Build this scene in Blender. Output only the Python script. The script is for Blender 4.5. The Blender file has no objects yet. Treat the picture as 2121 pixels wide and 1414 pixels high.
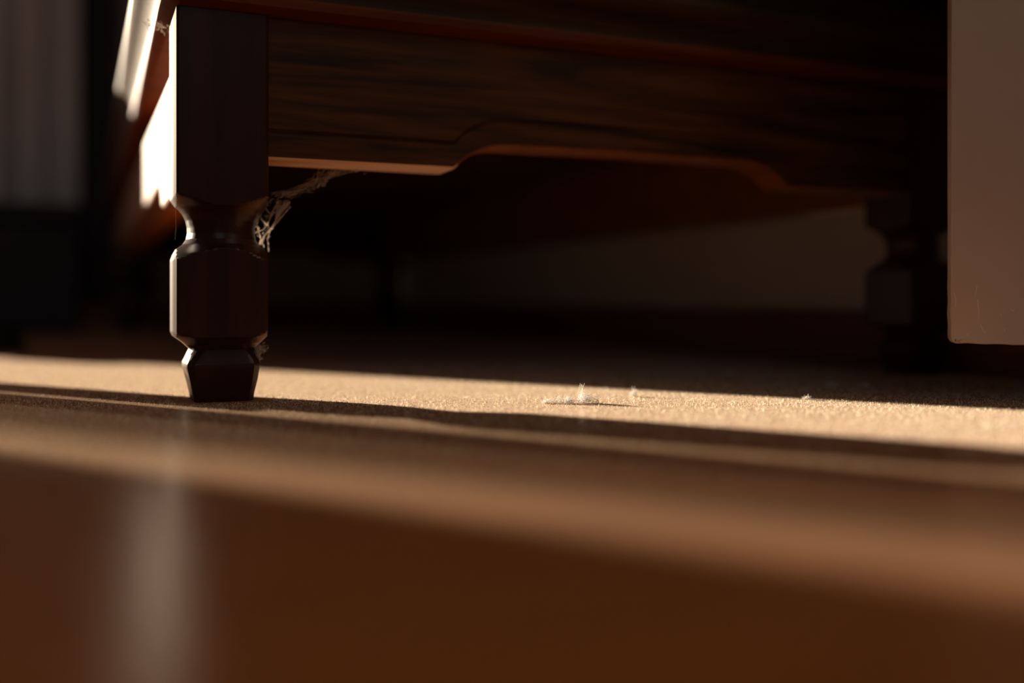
import bpy, bmesh, math, random
from mathutils import Vector, Matrix

random.seed(7)
SC = bpy.context.scene
COL = SC.collection
R = math.radians

# ------------------------------------------------------------------ camera
F = 2062.0                     # focal length in photograph pixels (35 mm on a 36 mm sensor)
H = 0.0467                     # lens height above the floor, metres
HOR = 620.0                    # horizon row
cam = bpy.data.cameras.new('camera')
cam.sensor_width = 36.0
cam.lens = F / 2121 * 36.0
cam.shift_y = -(707 - HOR) / 2121.0
cam.clip_start = 0.005
cam.clip_end = 50
cam.dof.use_dof = True
cam.dof.focus_distance = 0.449
cam.dof.aperture_fstop = 2.2
co = bpy.data.objects.new('camera', cam)
COL.objects.link(co)
co.location = (0, 0, H)
co.rotation_euler = (R(90), 0, 0)
SC.camera = co

# ------------------------------------------------------------------ light
TAN_EL = 0.20
NET_OPEN = 0.38
SX, SY = 0.8499, -0.5269       # horizontal travel direction of the low sun
world = bpy.data.worlds.new('world')
SC.world = world
world.use_nodes = True
world.node_tree.nodes['Background'].inputs[0].default_value = (0.80, 0.87, 1.0, 1)
world.node_tree.nodes['Background'].inputs[1].default_value = 0.7
sd = Vector((SX, SY, -TAN_EL)).normalized()
sl = bpy.data.lights.new('sun', 'SUN')
sl.energy = 18.0
sl.color = (1.0, 0.83, 0.63)
sl.angle = R(0.5)
so = bpy.data.objects.new('sun', sl)
COL.objects.link(so)
so.rotation_euler = sd.to_track_quat('-Z', 'Y').to_euler()
so.location = (-2, 1.5, 1)

SC.view_settings.view_transform = 'Standard'
SC.view_settings.look = 'None'
SC.view_settings.gamma = 1.0
SC.view_settings.use_curve_mapping = False
SC.view_settings.exposure = 0.0

# cabinet frame: u runs along its front to the right, v runs back into the room
O = Vector((-0.1481, 0.4394, 0))
CA, SA = 0.9197, 0.3926
ROT = math.atan2(SA, CA)


def L2W(u, v, z=0.0):
    return Vector((O.x + CA * u - SA * v, O.y + SA * u + CA * v, z))


def PX(px, py, D):
    """photograph pixel at depth D -> point of the room"""
    return Vector(((px - 1060.5) * D / F, D, H + (HOR - py) * D / F))


# window light falls between these offsets across the sun's direction
P0 = (0.62 * O.x + O.y) / 1.1766


def u_at(p, v):
    return (p - P0 - 0.575 * v) / 0.818


# dim fill lamp added behind the camera, no known source
al = bpy.data.lights.new('fill_light', 'AREA')
al.shape = 'RECTANGLE'
al.size = 1.2
al.size_y = 1.1
al.energy = 0.42
al.color = (1.0, 0.80, 0.58)
ao = bpy.data.objects.new('fill_light', al)
COL.objects.link(ao)
ao.location = L2W(-0.55, -2.55, 1.35)
ao.rotation_euler = (R(90), 0, ROT)

# ------------------------------------------------------------------ materials


def new_mat(name):
    m = bpy.data.materials.new(name)
    m.use_nodes = True
    nt = m.node_tree
    return m, nt, nt.nodes['Principled BSDF']


def node(nt, typ, **kw):
    n = nt.nodes.new(typ)
    for k, v in kw.items():
        setattr(n, k, v)
    return n


def ramp(nt, stops):
    r = node(nt, 'ShaderNodeValToRGB')
    e = r.color_ramp.elements
    while len(e) < len(stops):
        e.new(0.5)
    for i, (p, c) in enumerate(stops):
        e[i].position = p
        e[i].color = (*c, 1)
    return r


def wood(name, dark, mid, light, axis='X', rough=0.33, sheen=0.06, spec=0.4, bump=0.12, figure=1.0):
    m, nt, b = new_mat(name)
    L = nt.links
    tc = node(nt, 'ShaderNodeTexCoord')
    mp = node(nt, 'ShaderNodeMapping')
    s = {'X': (3.0, 34, 34), 'Y': (34, 3.0, 34), 'Z': (34, 34, 3.0)}[axis]
    mp.inputs['Scale'].default_value = s
    L.new(tc.outputs['Object'], mp.inputs[0])
    n1 = node(nt, 'ShaderNodeTexNoise')
    n1.inputs['Scale'].default_value = 1.1
    n1.inputs['Detail'].default_value = 5
    n1.inputs['Distortion'].default_value = 1.4 * figure
    L.new(mp.outputs[0], n1.inputs['Vector'])
    mp2 = node(nt, 'ShaderNodeMapping')
    mp2.inputs['Scale'].default_value = tuple(q * (4 if q > 10 else 2.5) for q in s)
    L.new(tc.outputs['Object'], mp2.inputs[0])
    n2 = node(nt, 'ShaderNodeTexNoise')
    n2.inputs['Scale'].default_value = 2.0
    n2.inputs['Detail'].default_value = 3
    L.new(mp2.outputs[0], n2.inputs['Vector'])
    mx = node(nt, 'ShaderNodeMix')
    mx.inputs[0].default_value = 0.35
    L.new(n1.outputs[0], mx.inputs[2])
    L.new(n2.outputs[0], mx.inputs[3])
    r = ramp(nt, [(0.36, dark), (0.50, mid), (0.64, light)])
    L.new(mx.outputs[0], r.inputs[0])
    L.new(r.outputs[0], b.inputs['Base Color'])
    bp = node(nt, 'ShaderNodeBump')
    bp.inputs['Strength'].default_value = bump
    bp.inputs['Distance'].default_value = 0.0006
    L.new(n2.outputs[0], bp.inputs['Height'])
    L.new(bp.outputs[0], b.inputs['Normal'])
    b.inputs['Roughness'].default_value = rough
    b.inputs['Specular IOR Level'].default_value = spec
    b.inputs['Sheen Weight'].default_value = sheen
    b.inputs['Sheen Roughness'].default_value = 0.4
    b.inputs['Sheen Tint'].default_value = (1, 0.95, 0.88, 1)
    return m


M = {}
M['leg'] = wood('varnished dark wood leg', (0.022, 0.006, 0.003), (0.034, 0.009, 0.004), (0.050, 0.014, 0.005),
                'Z', rough=0.33, sheen=0.04, spec=0.32)
M['apron'] = wood('figured dark wood', (0.018, 0.008, 0.003), (0.068, 0.024, 0.005), (0.118, 0.046, 0.009),
                  'X', rough=0.45, sheen=0.02, figure=2.2, spec=0.2)
M['cove'] = wood('olive brown moulding wood', (0.022, 0.011, 0.004), (0.042, 0.021, 0.007), (0.065, 0.034, 0.011),
                 'X', rough=0.5, sheen=0.04, spec=0.14)
M['side'] = wood('dark wood side', (0.16, 0.055, 0.014), (0.22, 0.08, 0.02), (0.28, 0.105, 0.028),
                 'Y', rough=0.42, sheen=0.10, spec=0.25)
M['mould_bounce'] = wood('moulding wood reddened by painted bounce', (0.09, 0.020, 0.004), (0.13, 0.029, 0.006), (0.17, 0.042, 0.009),
                  'X', rough=0.5, sheen=0.04, spec=0.14)  # warm floor bounce on the lower strip put into the red
M['bounce_edge'] = wood('wood edge paled by painted bounce', (0.72, 0.42, 0.22), (0.84, 0.54, 0.30), (0.90, 0.62, 0.38), 'X', rough=0.45, sheen=0.7)  # floor bounce on the left underside painted in as paler wood
M['rail'] = wood('orange-brown wood with painted bounce', (0.58, 0.19, 0.025), (0.68, 0.23, 0.03), (0.76, 0.27, 0.04), 'Y', rough=0.45, sheen=0.0)  # bounce on the shaded strip below the moulding put into the orange
M['dark'] = wood('very dark wood', (0.012, 0.006, 0.004), (0.02, 0.009, 0.006), (0.03, 0.013, 0.008), 'Y', rough=0.6, sheen=0.0)
M['base'] = wood('brown baseboard wood', (0.16, 0.055, 0.025), (0.21, 0.072, 0.033), (0.26, 0.095, 0.042), 'Y', rough=0.5, sheen=0.0)


def plain(name, col, rough=0.7, sheen=0.0, nscale=0, namp=0.0, bump=0.0, spec=0.3):
    m, nt, b = new_mat(name)
    b.inputs['Base Color'].default_value = (*col, 1)
    b.inputs['Roughness'].default_value = rough
    b.inputs['Specular IOR Level'].default_value = spec
    b.inputs['Sheen Weight'].default_value = sheen
    if nscale:
        tc = node(nt, 'ShaderNodeTexCoord')
        n = node(nt, 'ShaderNodeTexNoise')
        n.inputs['Scale'].default_value = nscale
        n.inputs['Detail'].default_value = 4
        nt.links.new(tc.outputs['Object'], n.inputs['Vector'])
        lo = tuple(c * (1 - namp) for c in col)
        hi = tuple(min(1, c * (1 + namp)) for c in col)
        r = ramp(nt, [(0.3, lo), (0.7, hi)])
        nt.links.new(n.outputs[0], r.inputs[0])
        nt.links.new(r.outputs[0], b.inputs['Base Color'])
        if bump:
            bp = node(nt, 'ShaderNodeBump')
            bp.inputs['Strength'].default_value = bump
            bp.inputs['Distance'].default_value = 0.001
            nt.links.new(n.outputs[0], bp.inputs['Height'])
            nt.links.new(bp.outputs[0], b.inputs['Normal'])
    return m


M['wall'] = plain('off-white wall paint', (0.62, 0.58, 0.55), 0.85, nscale=9, namp=0.05, bump=0.15)
M['ceil'] = plain('ceiling paint', (0.7, 0.68, 0.64), 0.9, nscale=5, namp=0.03)
M['white'] = plain('white gloss paint', (0.60, 0.52, 0.43), 0.5, nscale=14, namp=0.04, bump=0.06)
M['scratch'] = plain('pale scratched paint', (0.95, 0.9, 0.84), 0.6, nscale=200, namp=0.05)
M['chip'] = plain('brown chipped paint spots', (0.22, 0.12, 0.07), 0.7, nscale=300, namp=0.3)
M['curtain'] = plain('grey curtain cloth', (0.74, 0.71, 0.68), 0.9, nscale=300, namp=0.12, bump=0.2)
M['chest'] = plain('dark blue-black lacquer', (0.010, 0.010, 0.013), 0.5, nscale=20, namp=0.2)
M['felt'] = plain('black felt', (0.008, 0.009, 0.008), 0.95, nscale=120, namp=0.3)
M['web'] = plain('dusty cobweb thread', (0.70, 0.64, 0.56), 0.8, sheen=0.4, nscale=900, namp=0.2)
M['fluff'] = plain('pale dust fluff', (0.97, 0.93, 0.86), 0.8, sheen=0.3, nscale=900, namp=0.25)
M['dust'] = plain('fine floor dust', (0.95, 0.82, 0.64), 0.8, sheen=0.3, nscale=700, namp=0.3)
M['frame'] = plain('painted door frame', (0.45, 0.40, 0.34), 0.6, nscale=20, namp=0.05)

for key in ('fluff', 'web', 'dust'):
    nt = M[key].node_tree
    b = nt.nodes['Principled BSDF']
    tl = node(nt, 'ShaderNodeBsdfTranslucent')
    src = b.inputs['Base Color'].links[0].from_socket
    nt.links.new(src, tl.inputs[0])
    ms = node(nt, 'ShaderNodeMixShader')
    ms.inputs[0].default_value = 0.62 if key == 'fluff' else 0.5
    nt.links.new(b.outputs[0], ms.inputs[1])
    nt.links.new(tl.outputs[0], ms.inputs[2])
    nt.links.new(ms.outputs[0], nt.nodes['Material Output'].inputs[0])

# floor: satin brown wood-look floor with a thin veil of dust
m, nt, b = new_mat('satin brown floor')
tc = node(nt, 'ShaderNodeTexCoord')
mp = node(nt, 'ShaderNodeMapping')
mp.inputs['Rotation'].default_value = (0, 0, -ROT)
mp.inputs['Scale'].default_value = (6, 60, 1)
nt.links.new(tc.outputs['Object'], mp.inputs[0])
n1 = node(nt, 'ShaderNodeTexNoise')
n1.inputs['Scale'].default_value = 1.0
n1.inputs['Detail'].default_value = 6
nt.links.new(mp.outputs[0], n1.inputs['Vector'])
r = ramp(nt, [(0.3, (0.34, 0.103, 0.018)), (0.7, (0.44, 0.142, 0.028))])
nt.links.new(n1.outputs[0], r.inputs[0])
n2 = node(nt, 'ShaderNodeTexNoise')
n2.inputs['Scale'].default_value = 900
n2.inputs['Detail'].default_value = 3
nt.links.new(tc.outputs['Object'], n2.inputs['Vector'])
n3 = node(nt, 'ShaderNodeTexNoise')
n3.inputs['Scale'].default_value = 14
n3.inputs['Detail'].default_value = 3
nt.links.new(tc.outputs['Object'], n3.inputs['Vector'])
nt.links.new(r.outputs[0], b.inputs['Base Color'])
bp = node(nt, 'ShaderNodeBump')
bp.inputs['Strength'].default_value = 0.25
bp.inputs['Distance'].default_value = 0.0003
nt.links.new(n2.outputs[0], bp.inputs['Height'])
nt.links.new(bp.outputs[0], b.inputs['Normal'])
b.inputs['Roughness'].default_value = 0.24
b.inputs['Specular IOR Level'].default_value = 0.10
b.inputs['Sheen Weight'].default_value = 0.16
b.inputs['Sheen Roughness'].default_value = 0.35
b.inputs['Sheen Tint'].default_value = (1.0, 0.95, 0.84, 1)
M['floor'] = m

# ------------------------------------------------------------------ helpers


def mesh_obj(name, verts, faces, mat, parent=None, smooth=None, local=False):
    me = bpy.data.meshes.new(name)
    me.from_pydata([tuple(v) for v in verts], [], faces)
    me.validate()
    bm = bmesh.new()
    bm.from_mesh(me)
    bmesh.ops.recalc_face_normals(bm, faces=bm.faces)
    bm.to_mesh(me)
    bm.free()
    me.materials.append(mat)
    if smooth is not None:
        me.polygons.foreach_set('use_smooth', [True] * len(me.polygons))
        me.set_sharp_from_angle(angle=R(smooth))
    ob = bpy.data.objects.new(name, me)
    COL.objects.link(ob)
    if parent is not None:
        ob.parent = parent
    return ob


def box_data(x0, x1, y0, y1, z0, z1):
    v = [(x, y, z) for x in (x0, x1) for y in (y0, y1) for z in (z0, z1)]
    f = [(0, 1, 3, 2), (4, 6, 7, 5), (0, 4, 5, 1), (2, 3, 7, 6), (0, 2, 6, 4), (1, 5, 7, 3)]
    return v, f


def box(name, x0, x1, y0, y1, z0, z1, mat, parent=None, bevel=0.0, world_local=False):
    v, f = box_data(x0, x1, y0, y1, z0, z1)
    ob = mesh_obj(name, v, f, mat, parent)
    if world_local:
        ob.location = O
        ob.rotation_euler = (0, 0, ROT)
    if bevel:
        bv = ob.modifiers.new('bevel', 'BEVEL')
        bv.width = bevel
        bv.segments = 3
        bv.limit_method = 'ANGLE'
    return ob


def boxes(name, lst, mat, parent=None, world_local=False):
    V, Fc = [], []
    for bx in lst:
        v, f = box_data(*bx)
        k = len(V)
        V += v
        Fc += [tuple(i + k for i in q) for q in f]
    ob = mesh_obj(name, V, Fc, mat, parent)
    if world_local:
        ob.location = O
        ob.rotation_euler = (0, 0, ROT)
    return ob


def thing(name, label, cat, loc, rz=0.0, group=None):
    o = bpy.data.objects.new(name, None)
    o.empty_display_size = 0.02
    COL.objects.link(o)
    o.location = loc
    o.rotation_euler = (0, 0, rz)
    return tag(o, label, cat, group)


def tag(o, label, cat, group=None):
    o['label'] = label
    o['category'] = cat
    if group:
        o['group'] = group
    return o


def struct(o):
    o['kind'] = 'structure'
    return o


def lerp(tab, x):
    if x <= tab[0][0]:
        return tab[0][1]
    for (a, p), (b2, q) in zip(tab, tab[1:]):
        if x <= b2:
            t = (x - a) / (b2 - a)
            return p + (q - p) * t
    return tab[-1][1]


class Tubes:
    """thin threads gathered into one mesh"""

    def __init__(self):
        self.v, self.f = [], []

    def add(self, pts, r0, r1=None, n=3):
        r1 = r0 if r1 is None else r1
        k0 = len(self.v)
        m_ = len(pts)
        for i, p in enumerate(pts):
            a = pts[max(i - 1, 0)]
            c = pts[min(i + 1, m_ - 1)]
            d = (c - a)
            if d.length < 1e-9:
                d = Vector((0, 0, 1))
            d.normalize()
            s_ = d.cross(Vector((0.31, 0.83, 0.46)))
            if s_.length < 1e-4:
                s_ = d.cross(Vector((1, 0, 0)))
            s_.normalize()
            t_ = d.cross(s_)
            rr = r0 + (r1 - r0) * i / max(1, m_ - 1)
            for j in range(n):
                a_ = 2 * math.pi * j / n
                self.v.append(p + s_ * math.cos(a_) * rr + t_ * math.sin(a_) * rr)
        for i in range(m_ - 1):
            for j in range(n):
                a0 = k0 + i * n + j
                a1 = k0 + i * n + (j + 1) % n
                self.f.append((a0, a1, a1 + n, a0 + n))

    def build(self, name, mat, parent=None, origin=None):
        vs = self.v
        if origin is not None:
            vs = [p - origin for p in vs]
        me = bpy.data.meshes.new(name)
        me.from_pydata([tuple(p) for p in vs], [], self.f)
        me.materials.append(mat)
        ob = bpy.data.objects.new(name, me)
        COL.objects.link(ob)
        if origin is not None:
            ob.location = origin
        if parent is not None:
            ob.parent = parent
        return ob


# ------------------------------------------------------------------ the room
WU, VB, UL, VF, ZC = 0.49, 1.30, -2.30, -2.70, 2.45
rc = [L2W(UL, VF), L2W(WU, VF), L2W(WU, VB), L2W(UL, VB)]
TH = 0.12


def slab(name, u0, u1, v0, v1, z0, z1, mat):
    return struct(box(name, u0, u1, v0, v1, z0, z1, mat, world_local=True))


fl = struct(box('floor', UL - TH, WU + TH, VF - TH, VB + TH, -0.03, 0, M['floor'], world_local=True))
slab('ceiling', UL - TH, WU + TH, VF - TH, VB + TH, ZC, ZC + 0.05, M['ceil'])
slab('wall_right', WU, WU + TH, VF - TH, VB + TH, 0, ZC, M['wall'])
slab('wall_left', UL - TH, UL, VF - TH, VB + TH, 0, ZC, M['wall'])
# back wall with the balcony door opening that lets the low sun in
DU0, DU1, DZ = -1.75, -0.30, 2.10
struct(boxes('wall_back', [(UL, DU0, VB, VB + TH, 0, ZC), (DU1, WU, VB, VB + TH, 0, ZC), (DU0, DU1, VB, VB + TH, DZ, ZC)],
             M['wall'], world_local=True))
# front wall, behind the camera, with an unseen window added for the fill lamp
struct(boxes('wall_front', [(UL, -1.20, VF - TH, VF, 0, ZC), (0.10, WU, VF - TH, VF, 0, ZC),
                            (-1.20, 0.10, VF - TH, VF, 0, 0.75), (-1.20, 0.10, VF - TH, VF, 1.95, ZC)],
             M['wall'], world_local=True))
struct(boxes('window_2', [(-1.20, -1.14, VF - 0.09, VF - 0.03, 0.75, 1.95), (0.04, 0.10, VF - 0.09, VF - 0.03, 0.75, 1.95),
                          (-1.14, 0.04, VF - 0.09, VF - 0.03, 0.75, 0.81), (-1.14, 0.04, VF - 0.09, VF - 0.03, 1.89, 1.95),
                          (-0.58, -0.52, VF - 0.09, VF - 0.03, 0.81, 1.89)], M['frame'], world_local=True))
# the balcony door stands open; an unseen net is added to dim part of the sun
vd = 1.34
h = H
struct(boxes('door_1', [(DU0, DU1, vd - .015, vd + .015, DZ - 0.08, DZ),
                        (DU0, DU0 + .06, vd - .015, vd + .015, 0.0, DZ), (DU1 - .06, DU1, vd - .015, vd + .015, 0.0, DZ)],
             M['frame'], world_local=True))
# baseboards
struct(box('baseboard_right', WU - 0.012, WU, VF, VB, 0, 0.039, M['base'], world_local=True, bevel=0.003))
struct(box('baseboard_back', DU1, WU - 0.012, VB - 0.012, VB, 0, 0.039, M['base'], world_local=True, bevel=0.003))
# dark casing on the back wall beside the curtain
struct(box('trim_1', -0.055, 0.06, VB - 0.03, VB, 0.04, 2.2, M['dark'], world_local=True, bevel=0.004))


# curtains: real folded cloth
def curtain(name, u0, u1, label, group=None):
    t = thing(name, label, 'curtain', L2W((u0 + u1) / 2, VB - 0.075), ROT, group)
    w = u1 - u0
    nu = int(w / 0.006)
    V, Fc = [], []
    zs = [0.012, 0.1, 0.3, 0.7, 1.2, 1.7, 2.12]
    for zi, z in enumerate(zs):
        for i in range(nu + 1):
            q = i / nu
            s_ = u0 + q * w
            amp = 0.012 + 0.006 * math.sin(s_ * 31)
            y = amp * math.sin(s_ * 125 + 1.2 * math.sin(s_ * 17)) + 0.003 * math.sin(s_ * 340 + z * 2)
            V.append((q * w - w / 2, y, z))
    for k in range(len(zs) - 1):
        for i in range(nu):
            a = k * (nu + 1) + i
            Fc.append((a, a + 1, a + nu + 2, a + nu + 1))
    c = mesh_obj('cloth', V, Fc, M['curtain'], t, smooth=80)
    so_ = c.modifiers.new('solid', 'SOLIDIFY')
    so_.thickness = 0.002
    tr = Tubes()
    tr.add([Vector((-w / 2 - 0.02, 0, 2.14)), Vector((w / 2 + 0.02, 0, 2.14))], 0.011, n=12)
    tr.build('rail', M['dark'], t)
    return t


curtain('curtain', u_at(10.0 * h, 1.225), -0.046, 'grey curtain hanging in soft folds beyond the cabinet, upper left')
curtain('curtain', -1.95, u_at(3.70 * h, 1.225), 'grey curtain on the far side of the bright gap, out at the left')

# added net: opacity set in bands to shape the floor's sun stripes
m, nt, b = new_mat('added net dimming the sun in bands')
uN0, uN1 = u_at(3.1 * h, 1.285), u_at(6.62 * h, 1.285)
tcn = node(nt, 'ShaderNodeTexCoord')
sx = node(nt, 'ShaderNodeSeparateXYZ')
nt.links.new(tcn.outputs['Object'], sx.inputs[0])
mr = node(nt, 'ShaderNodeMapRange')
mr.inputs[1].default_value = 0.0
mr.inputs[2].default_value = uN1 - uN0
nt.links.new(sx.outputs[0], mr.inputs[0])


def qn(p):
    return (p - 3.1) / (6.62 - 3.1)


mrr = ramp(nt, [(0.0, (NET_OPEN,) * 3), (qn(4.0), (NET_OPEN,) * 3), (qn(4.9), (0.06,) * 3), (qn(5.78), (0.05,) * 3),
                (qn(5.86), (0.30,) * 3), (1.0, (0.30,) * 3)])
nt.links.new(mr.outputs[0], mrr.inputs[0])
trn = node(nt, 'ShaderNodeBsdfTransparent')
trn.inputs[0].default_value = (1, 0.95, 0.86, 1)
mxs = node(nt, 'ShaderNodeMixShader')
nt.links.new(mrr.outputs[0], mxs.inputs[0])
nt.links.new(b.outputs[0], mxs.inputs[1])
nt.links.new(trn.outputs[0], mxs.inputs[2])
nt.links.new(mxs.outputs[0], nt.nodes['Material Output'].inputs[0])
b.inputs['Base Color'].default_value = (0.6, 0.55, 0.48, 1)
b.inputs['Roughness'].default_value = 0.9
M['net'] = m
V, Fc = [], []
for k, z in enumerate((0.01, 2.12)):
    for i in range(81):
        V.append(((uN1 - uN0) * i / 80, 0.0015 * math.sin(i * 0.9), z))
for i in range(80):
    Fc.append((i, i + 1, i + 82, i + 81))
net = mesh_obj('added_net', V, Fc, M['net'], smooth=80)
net.location = L2W(uN0, 1.285)
net.rotation_euler = (0, 0, ROT)
tag(net, 'unseen net added across the open door to dim the sun, out at the left', 'curtain')

# two unseen blockers added at the left to cut a narrow slit of sun
nx_, ny_ = 0.5268, 0.8499
for (pa, pb, tup, hgt, lab) in ((6.30, 6.95, 0.27, 0.058, 'short unseen sun blocker added on the floor out at the left'),
                                (5.55, 6.13, 0.34, 0.165, 'taller unseen sun blocker added on the floor out at the left')):
    pc = (pa + pb) / 2 * h
    o0 = Vector((O.x, O.y, 0)) + Vector((-SX, -SY, 0)) * tup
    o0 += Vector((nx_, ny_, 0)) * (pc - (o0.x * nx_ + o0.y * ny_))
    t = box('sun_blocker', -(pb - pa) / 2 * h, (pb - pa) / 2 * h, -0.03, 0.03, 0.0, hgt, M['base'], bevel=0.0012)
    t.location = o0
    t.rotation_euler = (0, 0, math.atan2(ny_, nx_))
    tag(t, lab, 'block')

# low dark box in front of the curtain
t = thing('storage_box', 'low dark box standing on the floor in front of the grey curtain', 'box', L2W(-0.29, 1.10), ROT)
box('body', -0.24, 0.245, -0.07, 0.07, 0.0, 0.150, M['chest'], t, bevel=0.006)
box('lid', -0.245, 0.25, -0.075, 0.075, 0.151, 0.178, M['chest'], t, bevel=0.008)

# ------------------------------------------------------------------ white panel at the right
PD = 0.455
ang = R(-15)
p0 = PX(1970, 620, PD)
t = thing('wall_panel', 'white painted panel with worn rounded lower corner, right of the dark cabinet', 'panel',
          (p0.x, p0.y, 0), ang)
zb = 0.0274
out = []
RC = 0.0028
for i in range(7):                               # rounded lower-left corner
    a = math.pi + i / 6 * math.pi / 2
    out.append((RC + RC * math.cos(a), zb + RC + RC * math.sin(a) * 1.3))
wp = 0.232
for i in range(1, 60):
    x = RC + (wp - RC) * i / 60
    out.append((x, zb - 0.0009 + 0.00018 * math.sin(i * 1.7) + 0.00015 * math.sin(i * 0.6 + 1) - 0.003 * x))
out.append((wp, zb - 0.001))
ztop = 0.60
out.append((wp, ztop))
out.append((0.0, ztop))
for i in range(40):
    z = 0.075 - (0.075 - zb - RC * 1.4) * i / 40
    k = max(0, 1 - (z - zb) / 0.04)
    out.append((0.0 + k * (0.0002 * math.sin(i * 0.55) - 0.0001), z))
n = len(out)
V, Fc = [], []
layers = [(0.0004, 0.0), (0.0, 0.0004), (0.0, 0.010)]
cx_, cz_ = wp / 2, 0.3
for (inset, y) in layers:
    for (x, z) in out:
        V.append((x + (inset if x < cx_ else -inset), y, z + (inset if z < cz_ else -inset)))
for k in range(2):
    for i in range(n):
        j = (i + 1) % n
        Fc.append((k * n + i, k * n + j, (k + 1) * n + j, (k + 1) * n + i))
Fc.append(tuple(range(n)))
Fc.append(tuple(range(2 * n, 3 * n))[::-1])
mesh_obj('board', V, Fc, M['white'], t)
# fine raised paint cracks
tb = Tubes()


def panel_pt(px, py):
    # intersect the pixel ray with the front plane of the panel
    d = Vector(((px - 1060.5) / F, 1.0, (HOR - py) / F))
    nrm = Vector((math.sin(ang), -math.cos(ang), 0))
    s_ = (Vector((p0.x, p0.y, H)) - Vector((0, 0, H))).dot(nrm) / d.dot(nrm)
    w_ = Vector((0, 0, H)) + d * s_
    q = w_ - Vector((p0.x, p0.y, 0))
    return Vector((q.x * math.cos(ang) + q.y * math.sin(ang), -0.00003, q.z))


for line in ([(2024, 591), (2020, 612), (2019, 618)], [(2025, 620), (2027, 640), (2028, 655), (2027, 665)],
             [(2031, 672), (2035, 682), (2041, 690)], [(2094, 640), (2099, 645), (2101, 640)], [(2004, 690), (2005, 696)],
             [(2081, 680), (2080, 688)], [(2072, 650), (2074, 656)], [(1976, 606), (1980, 620), (1979, 636)]):
    pts = []
    for a, b_ in zip(line, line[1:]):
        for s_ in range(4):
            q = s_ / 4
            pts.append(panel_pt(a[0] + (b_[0] - a[0]) * q + random.uniform(-.7, .7), a[1] + (b_[1] - a[1]) * q))
    pts.append(panel_pt(*line[-1]))
    tb.add(pts, 0.00012, 0.00006)
tb.build('paint_crack', M['scratch'], t)
tb = Tubes()
for i in range(9):
    a = panel_pt(random.uniform(1977, 1992), random.uniform(702, 708))
    tb.add([a, a + Vector((random.uniform(.0002, .0007), 0, random.uniform(-.0002, .0002)))], 0.00022, 0.0001)
tb.build('chipped_spot', M['chip'], t)

# ------------------------------------------------------------------ the cabinet
LA = 0.0402                    # leg thickness
WID = 2 * LA + 0.385
RS = 1.035
DEP = 1.235
ZT = 0.1767                    # underside of the moulding
cab = thing('wooden_cabinet', 'dark varnished wooden cabinet on turned legs with a shaped apron', 'cabinet', O, ROT)

Hs = 4693.0                    # pixels per metre at the near leg


def zy(y):
    return H + (HOR - y) / Hs


a2 = LA / 2
Rtab = sorted([(0.0, 0.0163), (zy(818), 0.0170), (zy(790), 0.0188), (zy(764), 0.0200), (zy(757), 0.0199), (zy(740), 0.0180),
               (zy(729), 0.0160), (zy(724), 0.0158), (zy(718), 0.0166), (zy(708), 0.0200), (zy(698), 0.0240),
               (zy(688), 0.0275), (zy(680), 0.0320),
               (zy(545), 0.0320), (zy(537), 0.0266), (zy(523), 0.0229), (zy(511), 0.0194), (zy(501), 0.0168),
               (zy(490), 0.0153), (zy(478), 0.0148), (zy(464), 0.0149), (zy(450), 0.0155), (zy(437), 0.0168),
               (zy(424), 0.0188), (zy(412), 0.0222), (zy(399), 0.0266), (zy(382), 0.032), (0.21, 0.032)])
Btab = sorted([(0.0, 0.0130), (zy(790), 0.0152), (zy(764), 0.0163), (zy(757), 0.0162), (zy(728), 0.0139), (zy(722), 0.0155), (zy(712), 0.0175),
               (zy(700), a2), (zy(519), a2), (zy(500), a2), (0.21, a2)])


def leg_mesh():
    zs = sorted(set([0.0, 0.0004] + [z for z, _ in Rtab] +
                    [zy(y) for y in range(384, 546, 4)] + [zy(y) for y in range(680, 832, 4)] +
                    [ZT + 0.01, 0.10, 0.12, 0.14, 0.16]))
    zs = [z for z in zs if 0 <= z <= ZT + 0.01]
    N = 96
    V, Fc = [], []
    for z in zs:
        rr, bb = lerp(Rtab, z) * RS, lerp(Btab, z)
        if z == 0.0:
            rr -= 0.0004
            bb -= 0.0004
        ch = 0.0009 if z > zy(400) else 0.0016
        for j in range(N):
            th = 2 * math.pi * (j + 0.5) / N
            c, s = abs(math.cos(th)), abs(math.sin(th))
            r_ = min(rr, bb / max(c, s), (2 * bb - ch) / (c + s))
            off = 0.0014 * max(0.0, min(1.0, (0.0268 - rr) / 0.008))
            V.append((r_ * math.cos(th) + off, r_ * math.sin(th), z))
    for k in range(len(zs) - 1):
        for j in range(N):
            j2 = (j + 1) % N
            Fc.append((k * N + j, k * N + j2, (k + 1) * N + j2, (k + 1) * N + j))
    Fc.append(tuple(range(N))[::-1])
    k = (len(zs) - 1) * N
    Fc.append(tuple(range(k, k + N)))
    return V, Fc


lv, lf = leg_mesh()
leg0 = mesh_obj('leg', lv, lf, M['leg'], cab, smooth=22)
leg0.location = (a2, a2, 0)
for (x, y) in ((WID - a2, a2), (a2, DEP - a2), (WID - a2, DEP - a2)):
    c = leg0.copy()
    COL.objects.link(c)
    c.parent = cab
    c.location = (x, y, 0)


def smoothstep(t):
    t = max(0.0, min(1.0, t))
    return t * t * (3 - 2 * t)


def ogee(x, length, zlo, zhi, s0, s1):
    """flat - quick cyma rise - arch - fall - flat"""
    x = min(x, length - x)
    if x <= s0:
        return zlo
    if x >= s1:
        k = min(1, (x - s1) / (length / 2 - s1))
        return zhi + 0.0006 * math.sin(k * math.pi / 2)
    t = (x - s0) / (s1 - s0)
    return zlo + (zhi - zlo) * (1 - (1 - t) ** 2.5) * smoothstep(t * 6 + .35)


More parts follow.
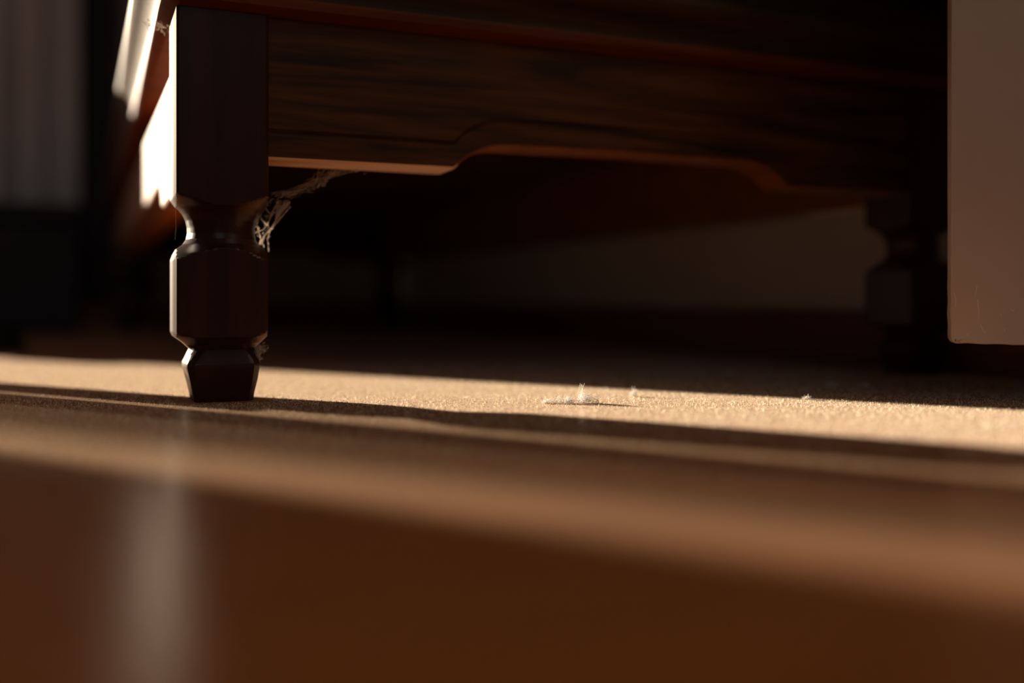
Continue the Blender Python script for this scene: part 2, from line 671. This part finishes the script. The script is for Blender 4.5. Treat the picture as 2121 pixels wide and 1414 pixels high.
def apron(name, length, zlo, zhi, s0, s1, thick, mat, groove=True, z_top=ZT + 0.006):
    """board in the x-z plane, front face at y=0, real incised line that follows its lower edge"""
    nx = 220 if length < .6 else 320
    xs = [length * i / nx for i in range(nx + 1)]
    xs += [s0 + (s1 - s0) * q / 14 for q in range(15)] + [length - s0 - (s1 - s0) * q / 14 for q in range(15)]
    xs = sorted(set(round(x, 6) for x in xs))
    rows = [(-1, 0.0012), (0.0012, 0.0)]
    if groove:
        rows += [(0.0119, 0.0), (0.0124, 0.0009), (0.0130, 0.0013), (0.0137, 0.0009), (0.0143, 0.0)]
    V, Fc = [], []
    cols = len(rows) + 2
    for x in xs:
        zb_ = ogee(x, length, zlo, zhi, s0, s1)
        V.append((x, 0.0008, zb_))
        for (off, dp) in rows[1:]:
            V.append((x, dp, zb_ + off))
        V.append((x, 0.0, z_top))
        V.append((x, thick, z_top))
        V.append((x, thick, zb_))
    cols = len(rows) + 3
    for i in range(len(xs) - 1):
        for k in range(cols):
            k2 = (k + 1) % cols
            Fc.append((i * cols + k, i * cols + k2, (i + 1) * cols + k2, (i + 1) * cols + k))
    Fc.append(tuple(range(cols)))
    e = (len(xs) - 1) * cols
    Fc.append(tuple(range(e, e + cols))[::-1])
    ob = mesh_obj(name, V, Fc, mat, cab, smooth=25)
    ob.data.materials.append(M['bounce_edge'])
    ob.data.materials.append(M['side'])
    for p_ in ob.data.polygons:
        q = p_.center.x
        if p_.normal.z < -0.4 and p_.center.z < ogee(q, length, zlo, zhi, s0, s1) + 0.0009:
            p_.material_index = 1 if q < s0 + 0.003 else 2  # left flat underside carries the painted bounce, the rest is side wood
    return ob


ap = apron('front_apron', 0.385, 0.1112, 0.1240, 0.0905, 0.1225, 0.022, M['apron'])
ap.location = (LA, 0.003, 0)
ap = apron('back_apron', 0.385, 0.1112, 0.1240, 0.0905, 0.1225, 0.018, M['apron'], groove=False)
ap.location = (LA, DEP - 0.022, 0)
LS = DEP - 2 * LA
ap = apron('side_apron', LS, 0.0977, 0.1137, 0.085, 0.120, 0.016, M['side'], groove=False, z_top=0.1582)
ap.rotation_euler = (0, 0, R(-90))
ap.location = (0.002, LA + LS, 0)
box('shade_strip', 0.0185, 0.034, LA, LA + LS, 0.112, ZT + 0.004, M['rail'], cab)  # added board, recessed so the strip under the moulding stays out of the sun
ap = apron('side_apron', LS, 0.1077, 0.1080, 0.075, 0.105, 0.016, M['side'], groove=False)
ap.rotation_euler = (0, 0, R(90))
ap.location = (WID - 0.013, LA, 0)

# moulding: profile swept round the four sides, mitred corners
prof = [(0.0, ZT), (0.0008, ZT), (0.0062, 0.1791), (0.0064, 0.1824), (0.0058, 0.1838), (0.0056, 0.1862),
        (0.0062, 0.1897), (0.0086, 0.1937), (0.0118, 0.1967), (0.0140, 0.1978), (0.0150, 0.1990), (0.0158, 0.2022),
        (0.0150, 0.2057), (0.0130, 0.2072), (0.0090, 0.2097), (0.0070, 0.2142), (0.0060, 0.2212), (0.0, 0.2212)]
V, Fc = [], []
for (o_, z) in prof:
    V += [(-o_, -o_, z), (WID + o_, -o_, z), (WID + o_, DEP + o_, z), (-o_, DEP + o_, z)]
for k in range(len(prof) - 1):
    for j in range(4):
        j2 = (j + 1) % 4
        Fc.append((k * 4 + j, k * 4 + j2, (k + 1) * 4 + j2, (k + 1) * 4 + j))
Fc.append((0, 3, 2, 1))
e = (len(prof) - 1) * 4
Fc.append((e, e + 1, e + 2, e + 3))
mo = mesh_obj('moulding', V, Fc, M['mould_bounce'], cab, smooth=25)
mo.data.materials.append(M['cove'])
for p_ in mo.data.polygons:
    if p_.center.z > 0.1842:
        p_.material_index = 1  # plain wood above the strip that carries the bounce tint
box('body', 0.004, WID - 0.004, 0.004, DEP - 0.004, 0.2213, 0.60, M['dark'], cab, bevel=0.002)
box('top_board', -0.012, WID + 0.012, -0.012, DEP + 0.012, 0.6001, 0.625, M['dark'], cab, bevel=0.004)

# ------------------------------------------------------------------ low rounded thing at the far left
SD = 0.90
sc_ = PX(-20, 735, SD)
t = thing('slipper', 'small dark rounded slipper toe resting on the floor at the far left edge', 'slipper', (sc_.x, sc_.y, 0), R(-32))
V, Fc = [], []
NS, NT = 22, 20
for i in range(NS + 1):
    q = i / NS
    x = -0.20 + 0.235 * q
    w = 0.036 * math.sqrt(max(0, 1 - max(0, (q - 0.72) / 0.28) ** 2)) * (0.8 + 0.25 * math.sin(q * 3.1))
    w *= math.sqrt(min(1, q / 0.08 + 0.02))
    hh = (0.030 + 0.018 * (1 - q)) * math.sqrt(max(0.0, 1 - max(0, (q - 0.76) / 0.24) ** 2.2)) * math.sqrt(min(1, q / .05 + .05))
    for j in range(NT):
        th = 2 * math.pi * j / NT
        V.append((x, max(w, 0.0005) * math.cos(th), 0.0035 + max(0, hh) * max(0, math.sin(th)) ** 0.8))
for i in range(NS):
    for j in range(NT):
        j2 = (j + 1) % NT
        Fc.append((i * NT + j, i * NT + j2, (i + 1) * NT + j2, (i + 1) * NT + j))
mesh_obj('upper', V, Fc, M['felt'], t, smooth=60)
V, Fc = [], []
K = 40
for z in (0.0, 0.0045):
    for j in range(K):
        th = 2 * math.pi * j / K
        cx = math.cos(th)
        V.append((-0.0825 + 0.119 * math.copysign(abs(cx) ** 0.8, cx), 0.0335 * math.copysign(abs(math.sin(th)) ** 0.7, math.sin(th)), z))
for j in range(K):
    j2 = (j + 1) % K
    Fc.append((j, j2, K + j2, K + j))
Fc += [tuple(range(K))[::-1], tuple(range(K, 2 * K))]
mesh_obj('sole', V, Fc, M['felt'], t)

# ------------------------------------------------------------------ cobwebs


def wander(pts, amp, steps=5):
    out_ = []
    for a, b_ in zip(pts, pts[1:]):
        for s_ in range(steps):
            q = s_ / steps
            p = a.lerp(b_, q)
            out_.append(p + Vector((random.gauss(0, amp), random.gauss(0, amp * 2), random.gauss(0, amp))))
    out_.append(pts[-1])
    return out_


def web_line(T, px_pts, D, r_, amp=0.00012, copies=1, spread=1.5):
    for _ in range(copies):
        pp = [PX(x + random.uniform(-spread, spread), y + random.uniform(-spread, spread), D + random.uniform(-.003, .003))
              for x, y in px_pts]
        T.add(wander(pp, amp), r_ * 0.66 * random.uniform(.5, 1.3))


WD = 0.478
T = Tubes()
A_ = [(556, 408), (553, 413), (547, 432), (537, 449), (533, 465), (537, 479), (540, 496), (538, 505)]
B_ = [(600, 418), (593, 424), (575, 444), (567, 466), (551, 485), (539, 505)]
C_ = [(603, 428), (578, 454), (567, 469), (559, 479), (554, 494), (557, 520)]
D_ = [(576, 417), (570, 429), (559, 449), (553, 466), (541, 454)]
web_line(T, A_, WD, .00022, copies=4, spread=1.3)
web_line(T, B_, WD, .00030, copies=5, spread=1.5)
web_line(T, C_, WD, .00022, copies=4, spread=1.2)
web_line(T, D_, WD, .00022, copies=4, spread=1.5)
for ln in ([(547, 428), (559, 441), (562, 448)], [(524, 455), (534, 466)], [(527, 484), (537, 479), (547, 475)],
           [(541, 454), (548, 463), (553, 467)], [(553, 466), (559, 449), (568, 441)], [(549, 432), (556, 420), (566, 412)],
           [(551, 485), (545, 500), (546, 512)], [(559, 449), (566, 440), (574, 438)], [(530, 470), (526, 462), (531, 452)]):
    web_line(T, ln, WD, .00018, copies=3, spread=1.2)
for i in range(46):            # matted fan between the main threads
    x0, y0 = random.uniform(574, 602), random.uniform(414, 427)
    q = random.random()
    web_line(T, [(x0, y0), (576 - 6 * q, 446 + 10 * q)], WD, .00013, amp=.0003)
for i in range(40):            # snags
    x0, y0 = random.choice([(random.uniform(540, 560), random.uniform(420, 450)), (random.uniform(550, 600), random.uniform(400, 420)),
                            (random.uniform(530, 560), random.uniform(450, 505))])
    web_line(T, [(x0, y0), (x0 + random.uniform(-7, 7), y0 + random.uniform(-6, 6))], WD, .00011, amp=.0003)
# the thinner veil climbing to the apron's lower edge
for i in range(24):
    q = random.random()
    x0, y0 = 560 + 50 * q, 402 + 18 * q * random.random()
    mx_, my_ = 640 + random.uniform(-14, 16), 388 + random.uniform(-12, 10)
    ex, ey = random.uniform(655, 745), 0
    ey = 349 + (ex - 655) * 0.045 + random.uniform(0, 4)
    web_line(T, [(x0, y0), (mx_, my_), ((mx_ + ex) / 2, (my_ + ey) / 2 - 2), (ex, ey)], WD, .00007, amp=.0006)
for i in range(60):
    x0 = random.choice([random.gauss(668, 9), random.gauss(680, 12), random.gauss(600, 22), random.gauss(715, 18)])
    y0 = lerp([(560, 404), (600, 404), (668, 384), (682, 360), (745, 354)], x0) + random.gauss(0, 3)
    web_line(T, [(x0, y0), (x0 + random.uniform(3, 10), y0 - random.uniform(1, 7))], WD, .00014, amp=.0003)
web_o = PX(560, 440, WD)
tag(T.build('cobweb', M['web'], origin=web_o), 'dusty cobweb stretched between the near leg and the apron', 'cobweb')

T = Tubes()
for i in range(70):
    x0, y0 = random.gauss(534, 3), random.uniform(716, 744)
    web_line(T, [(x0, y0), (x0 + random.uniform(-4, 5), y0 + random.uniform(-7, 7)), (x0 + random.uniform(-3, 4), y0 + random.uniform(-9, 9))],
             0.462, .00012, amp=.0003)
for i in range(34):
    x0, y0 = random.gauss(545, 3.5), random.gauss(722, 5)
    web_line(T, [(x0, y0), (x0 + random.uniform(-6, 6), y0 + random.uniform(-6, 6))], 0.466, .00010, amp=.0003)
tag(T.build('cobweb', M['web'], origin=PX(536, 728, .462)), 'small torn cobweb clinging beside the ankle of the near leg', 'cobweb')

T = Tubes()
for i in range(46):
    x0 = random.uniform(300, 357)
    y0 = 52 + random.gauss(0, 5) + (10 if x0 > 335 else 0) * random.random()
    web_line(T, [(x0, y0), (x0 + random.uniform(-9, 9), y0 + random.uniform(-7, 7)), (x0 + random.uniform(-9, 9), y0 + random.uniform(-5, 9))],
             0.472, .00009, amp=.0003)
tag(T.build('cobweb', M['web'], origin=PX(340, 52, .472)), 'wisp of cobweb under the moulding on the left side of the cabinet', 'cobweb')

T = Tubes()
T.add([PX(365, 415, .437), PX(364, 440, .437), PX(364.5, 470, .437), PX(362.5, 497, .437)], .00004)
tag(T.build('web_thread', M['web'], origin=PX(364, 455, .437)), 'single fine thread hanging left of the near leg waist', 'thread')

T = Tubes()
for i in range(60):
    x0, y0 = random.gauss(1952, 5), random.choice([random.gauss(494, 4), random.gauss(532, 7)])
    web_line(T, [(x0, y0), (x0 + random.uniform(-8, 8), y0 + random.uniform(-8, 8))], 0.602, .00016, amp=.0003)
tag(T.build('cobweb', M['web'], origin=PX(1952, 515, .602)), 'faint blurred cobweb scrap on the right-hand leg', 'cobweb')

# ------------------------------------------------------------------ dust


def curly(T, p, size, r_, up=0.5):
    d = Vector((random.gauss(0, 1), random.gauss(0, 1), abs(random.gauss(0, up))))
    d.normalize()
    pts = [p.copy()]
    for k in range(5):
        d = (d + Vector((random.gauss(0, .6), random.gauss(0, .6), random.gauss(0, .5)))).normalized()
        p = p + d * size / 5
        if p.z < 0.0002:
            p.z = 0.0002
            d.z = abs(d.z)
        pts.append(p.copy())
    T.add(pts, r_, r_ * .6)


def tuft(name, label, px, D, half_w, height, n_, spike=False, fr=.00008):
    c = Vector(((px - 1060.5) * D / F, D, 0))
    T = Tubes()
    # a few hummocks make the ragged outline
    hum = [(random.uniform(-.75, .75) * half_w, random.uniform(-.4, .4) * half_w, random.uniform(.55, 1.0) * height,
            random.uniform(.25, .45) * half_w) for _ in range(5)]
    for i in range(n_):
        hx, hy, hh, hr = random.choice(hum)
        q = math.sqrt(random.random())
        a = random.uniform(0, 6.283)
        p = c + Vector((hx + math.cos(a) * q * hr, hy + math.sin(a) * q * hr, 0))
        p.z = 0.0002 + hh * (1 - q * q) ** .5 * random.random() ** .8
        curly(T, p, random.uniform(.0010, .0028), fr * random.uniform(.6, 1.2))
    if spike:
        for i in range(16):
            x0 = random.gauss(-.0008, .0005)
            p = c + Vector((x0, random.gauss(0, .0003), height * .7))
            top = random.uniform(.0012, .0056)
            T.add([p, p + Vector((random.gauss(0, .0004), 0, top * .5)), p + Vector((random.gauss(.0003, .0005), 0, top))], fr * .7)
    o = T.build(name, M['fluff'], origin=c)
    return tag(o, label, 'dust')


tuft('dust_clump', 'pale fluffy dust clump with an upright wisp on the sunlit floor', 1209, .4475, .0058, .0052, 480, True)
tuft('dust_clump', 'lower trailing dust clump just left of the upright fluffy one', 1166, .4475, .0050, .0033, 280)
tuft('dust_clump', 'sparse flat dust scrap at the left end of the sunlit clumps', 1138, .4470, .0030, .0011, 130)
tuft('dust_clump', 'small blurred dust ball standing behind the sunlit clumps', 1313, .478, .0018, .0048, 110)
tuft('dust_clump', 'faint dust wisp in the shadow at the right, nearer the middle', 1728, .530, .0048, .0030, 160)
tuft('dust_clump', 'faint dust wisp in the shadow closest to the right-hand leg', 1795, .530, .0045, .0028, 130)
tuft('dust_clump', 'tiny fluff crumb on the far edge of the sunlit strip', 1672, .462, .0018, .0012, 80)

# fine dust lying all over the floor: grains and short fibres
GR = []
V, Fc = [], []
for i in range(150000):
    D = 0.22 + 0.60 * random.betavariate(2.6, 2.4)
    px = random.uniform(-120, 2240)
    x = (px - 1060.5) * D / F
    lu, lw = (x - O.x) * CA + (D - O.y) * SA, -(x - O.x) * SA + (D - O.y) * CA
    if lu > 0.465 or (0.0 < lw < LA and (0.0 < lu < LA + .001 or WID - LA < lu < WID)):
        continue
    s_ = random.choice((1, 1, 1, 1.6)) * random.uniform(.00008, .00027)
    k = len(V)
    rx = random.uniform(0, 6.28)
    hgt = s_ * random.uniform(.7, 2.4)
    for j in range(3):
        a = rx + j * 2.094
        V.append((x + s_ * math.cos(a), D + s_ * math.sin(a), 0.00001))
    V.append((x, D, hgt))
    Fc += [(k, k + 1, k + 3), (k + 1, k + 2, k + 3), (k + 2, k, k + 3)]
T = Tubes()
for i in range(7000):
    D = 0.30 + 0.35 * random.random()
    px = random.uniform(-100, 2200)
    p = Vector(((px - 1060.5) * D / F, D, .0002))
    if (p.x - O.x) * CA + (D - O.y) * SA > 0.465:
        continue
    curly(T, p, random.uniform(.0006, .0022), .00003, up=.35)
k = len(V)
V += [tuple(p) for p in T.v]
Fc += [tuple(i + k for i in q) for q in T.f]
me = bpy.data.meshes.new('floor_dust')
me.from_pydata(V, [], Fc)
me.materials.append(M['dust'])
fd = bpy.data.objects.new('floor_dust', me)
COL.objects.link(fd)
tag(fd, 'fine pale dust grains and fibres lying over the brown floor', 'dust')
fd['kind'] = 'stuff'
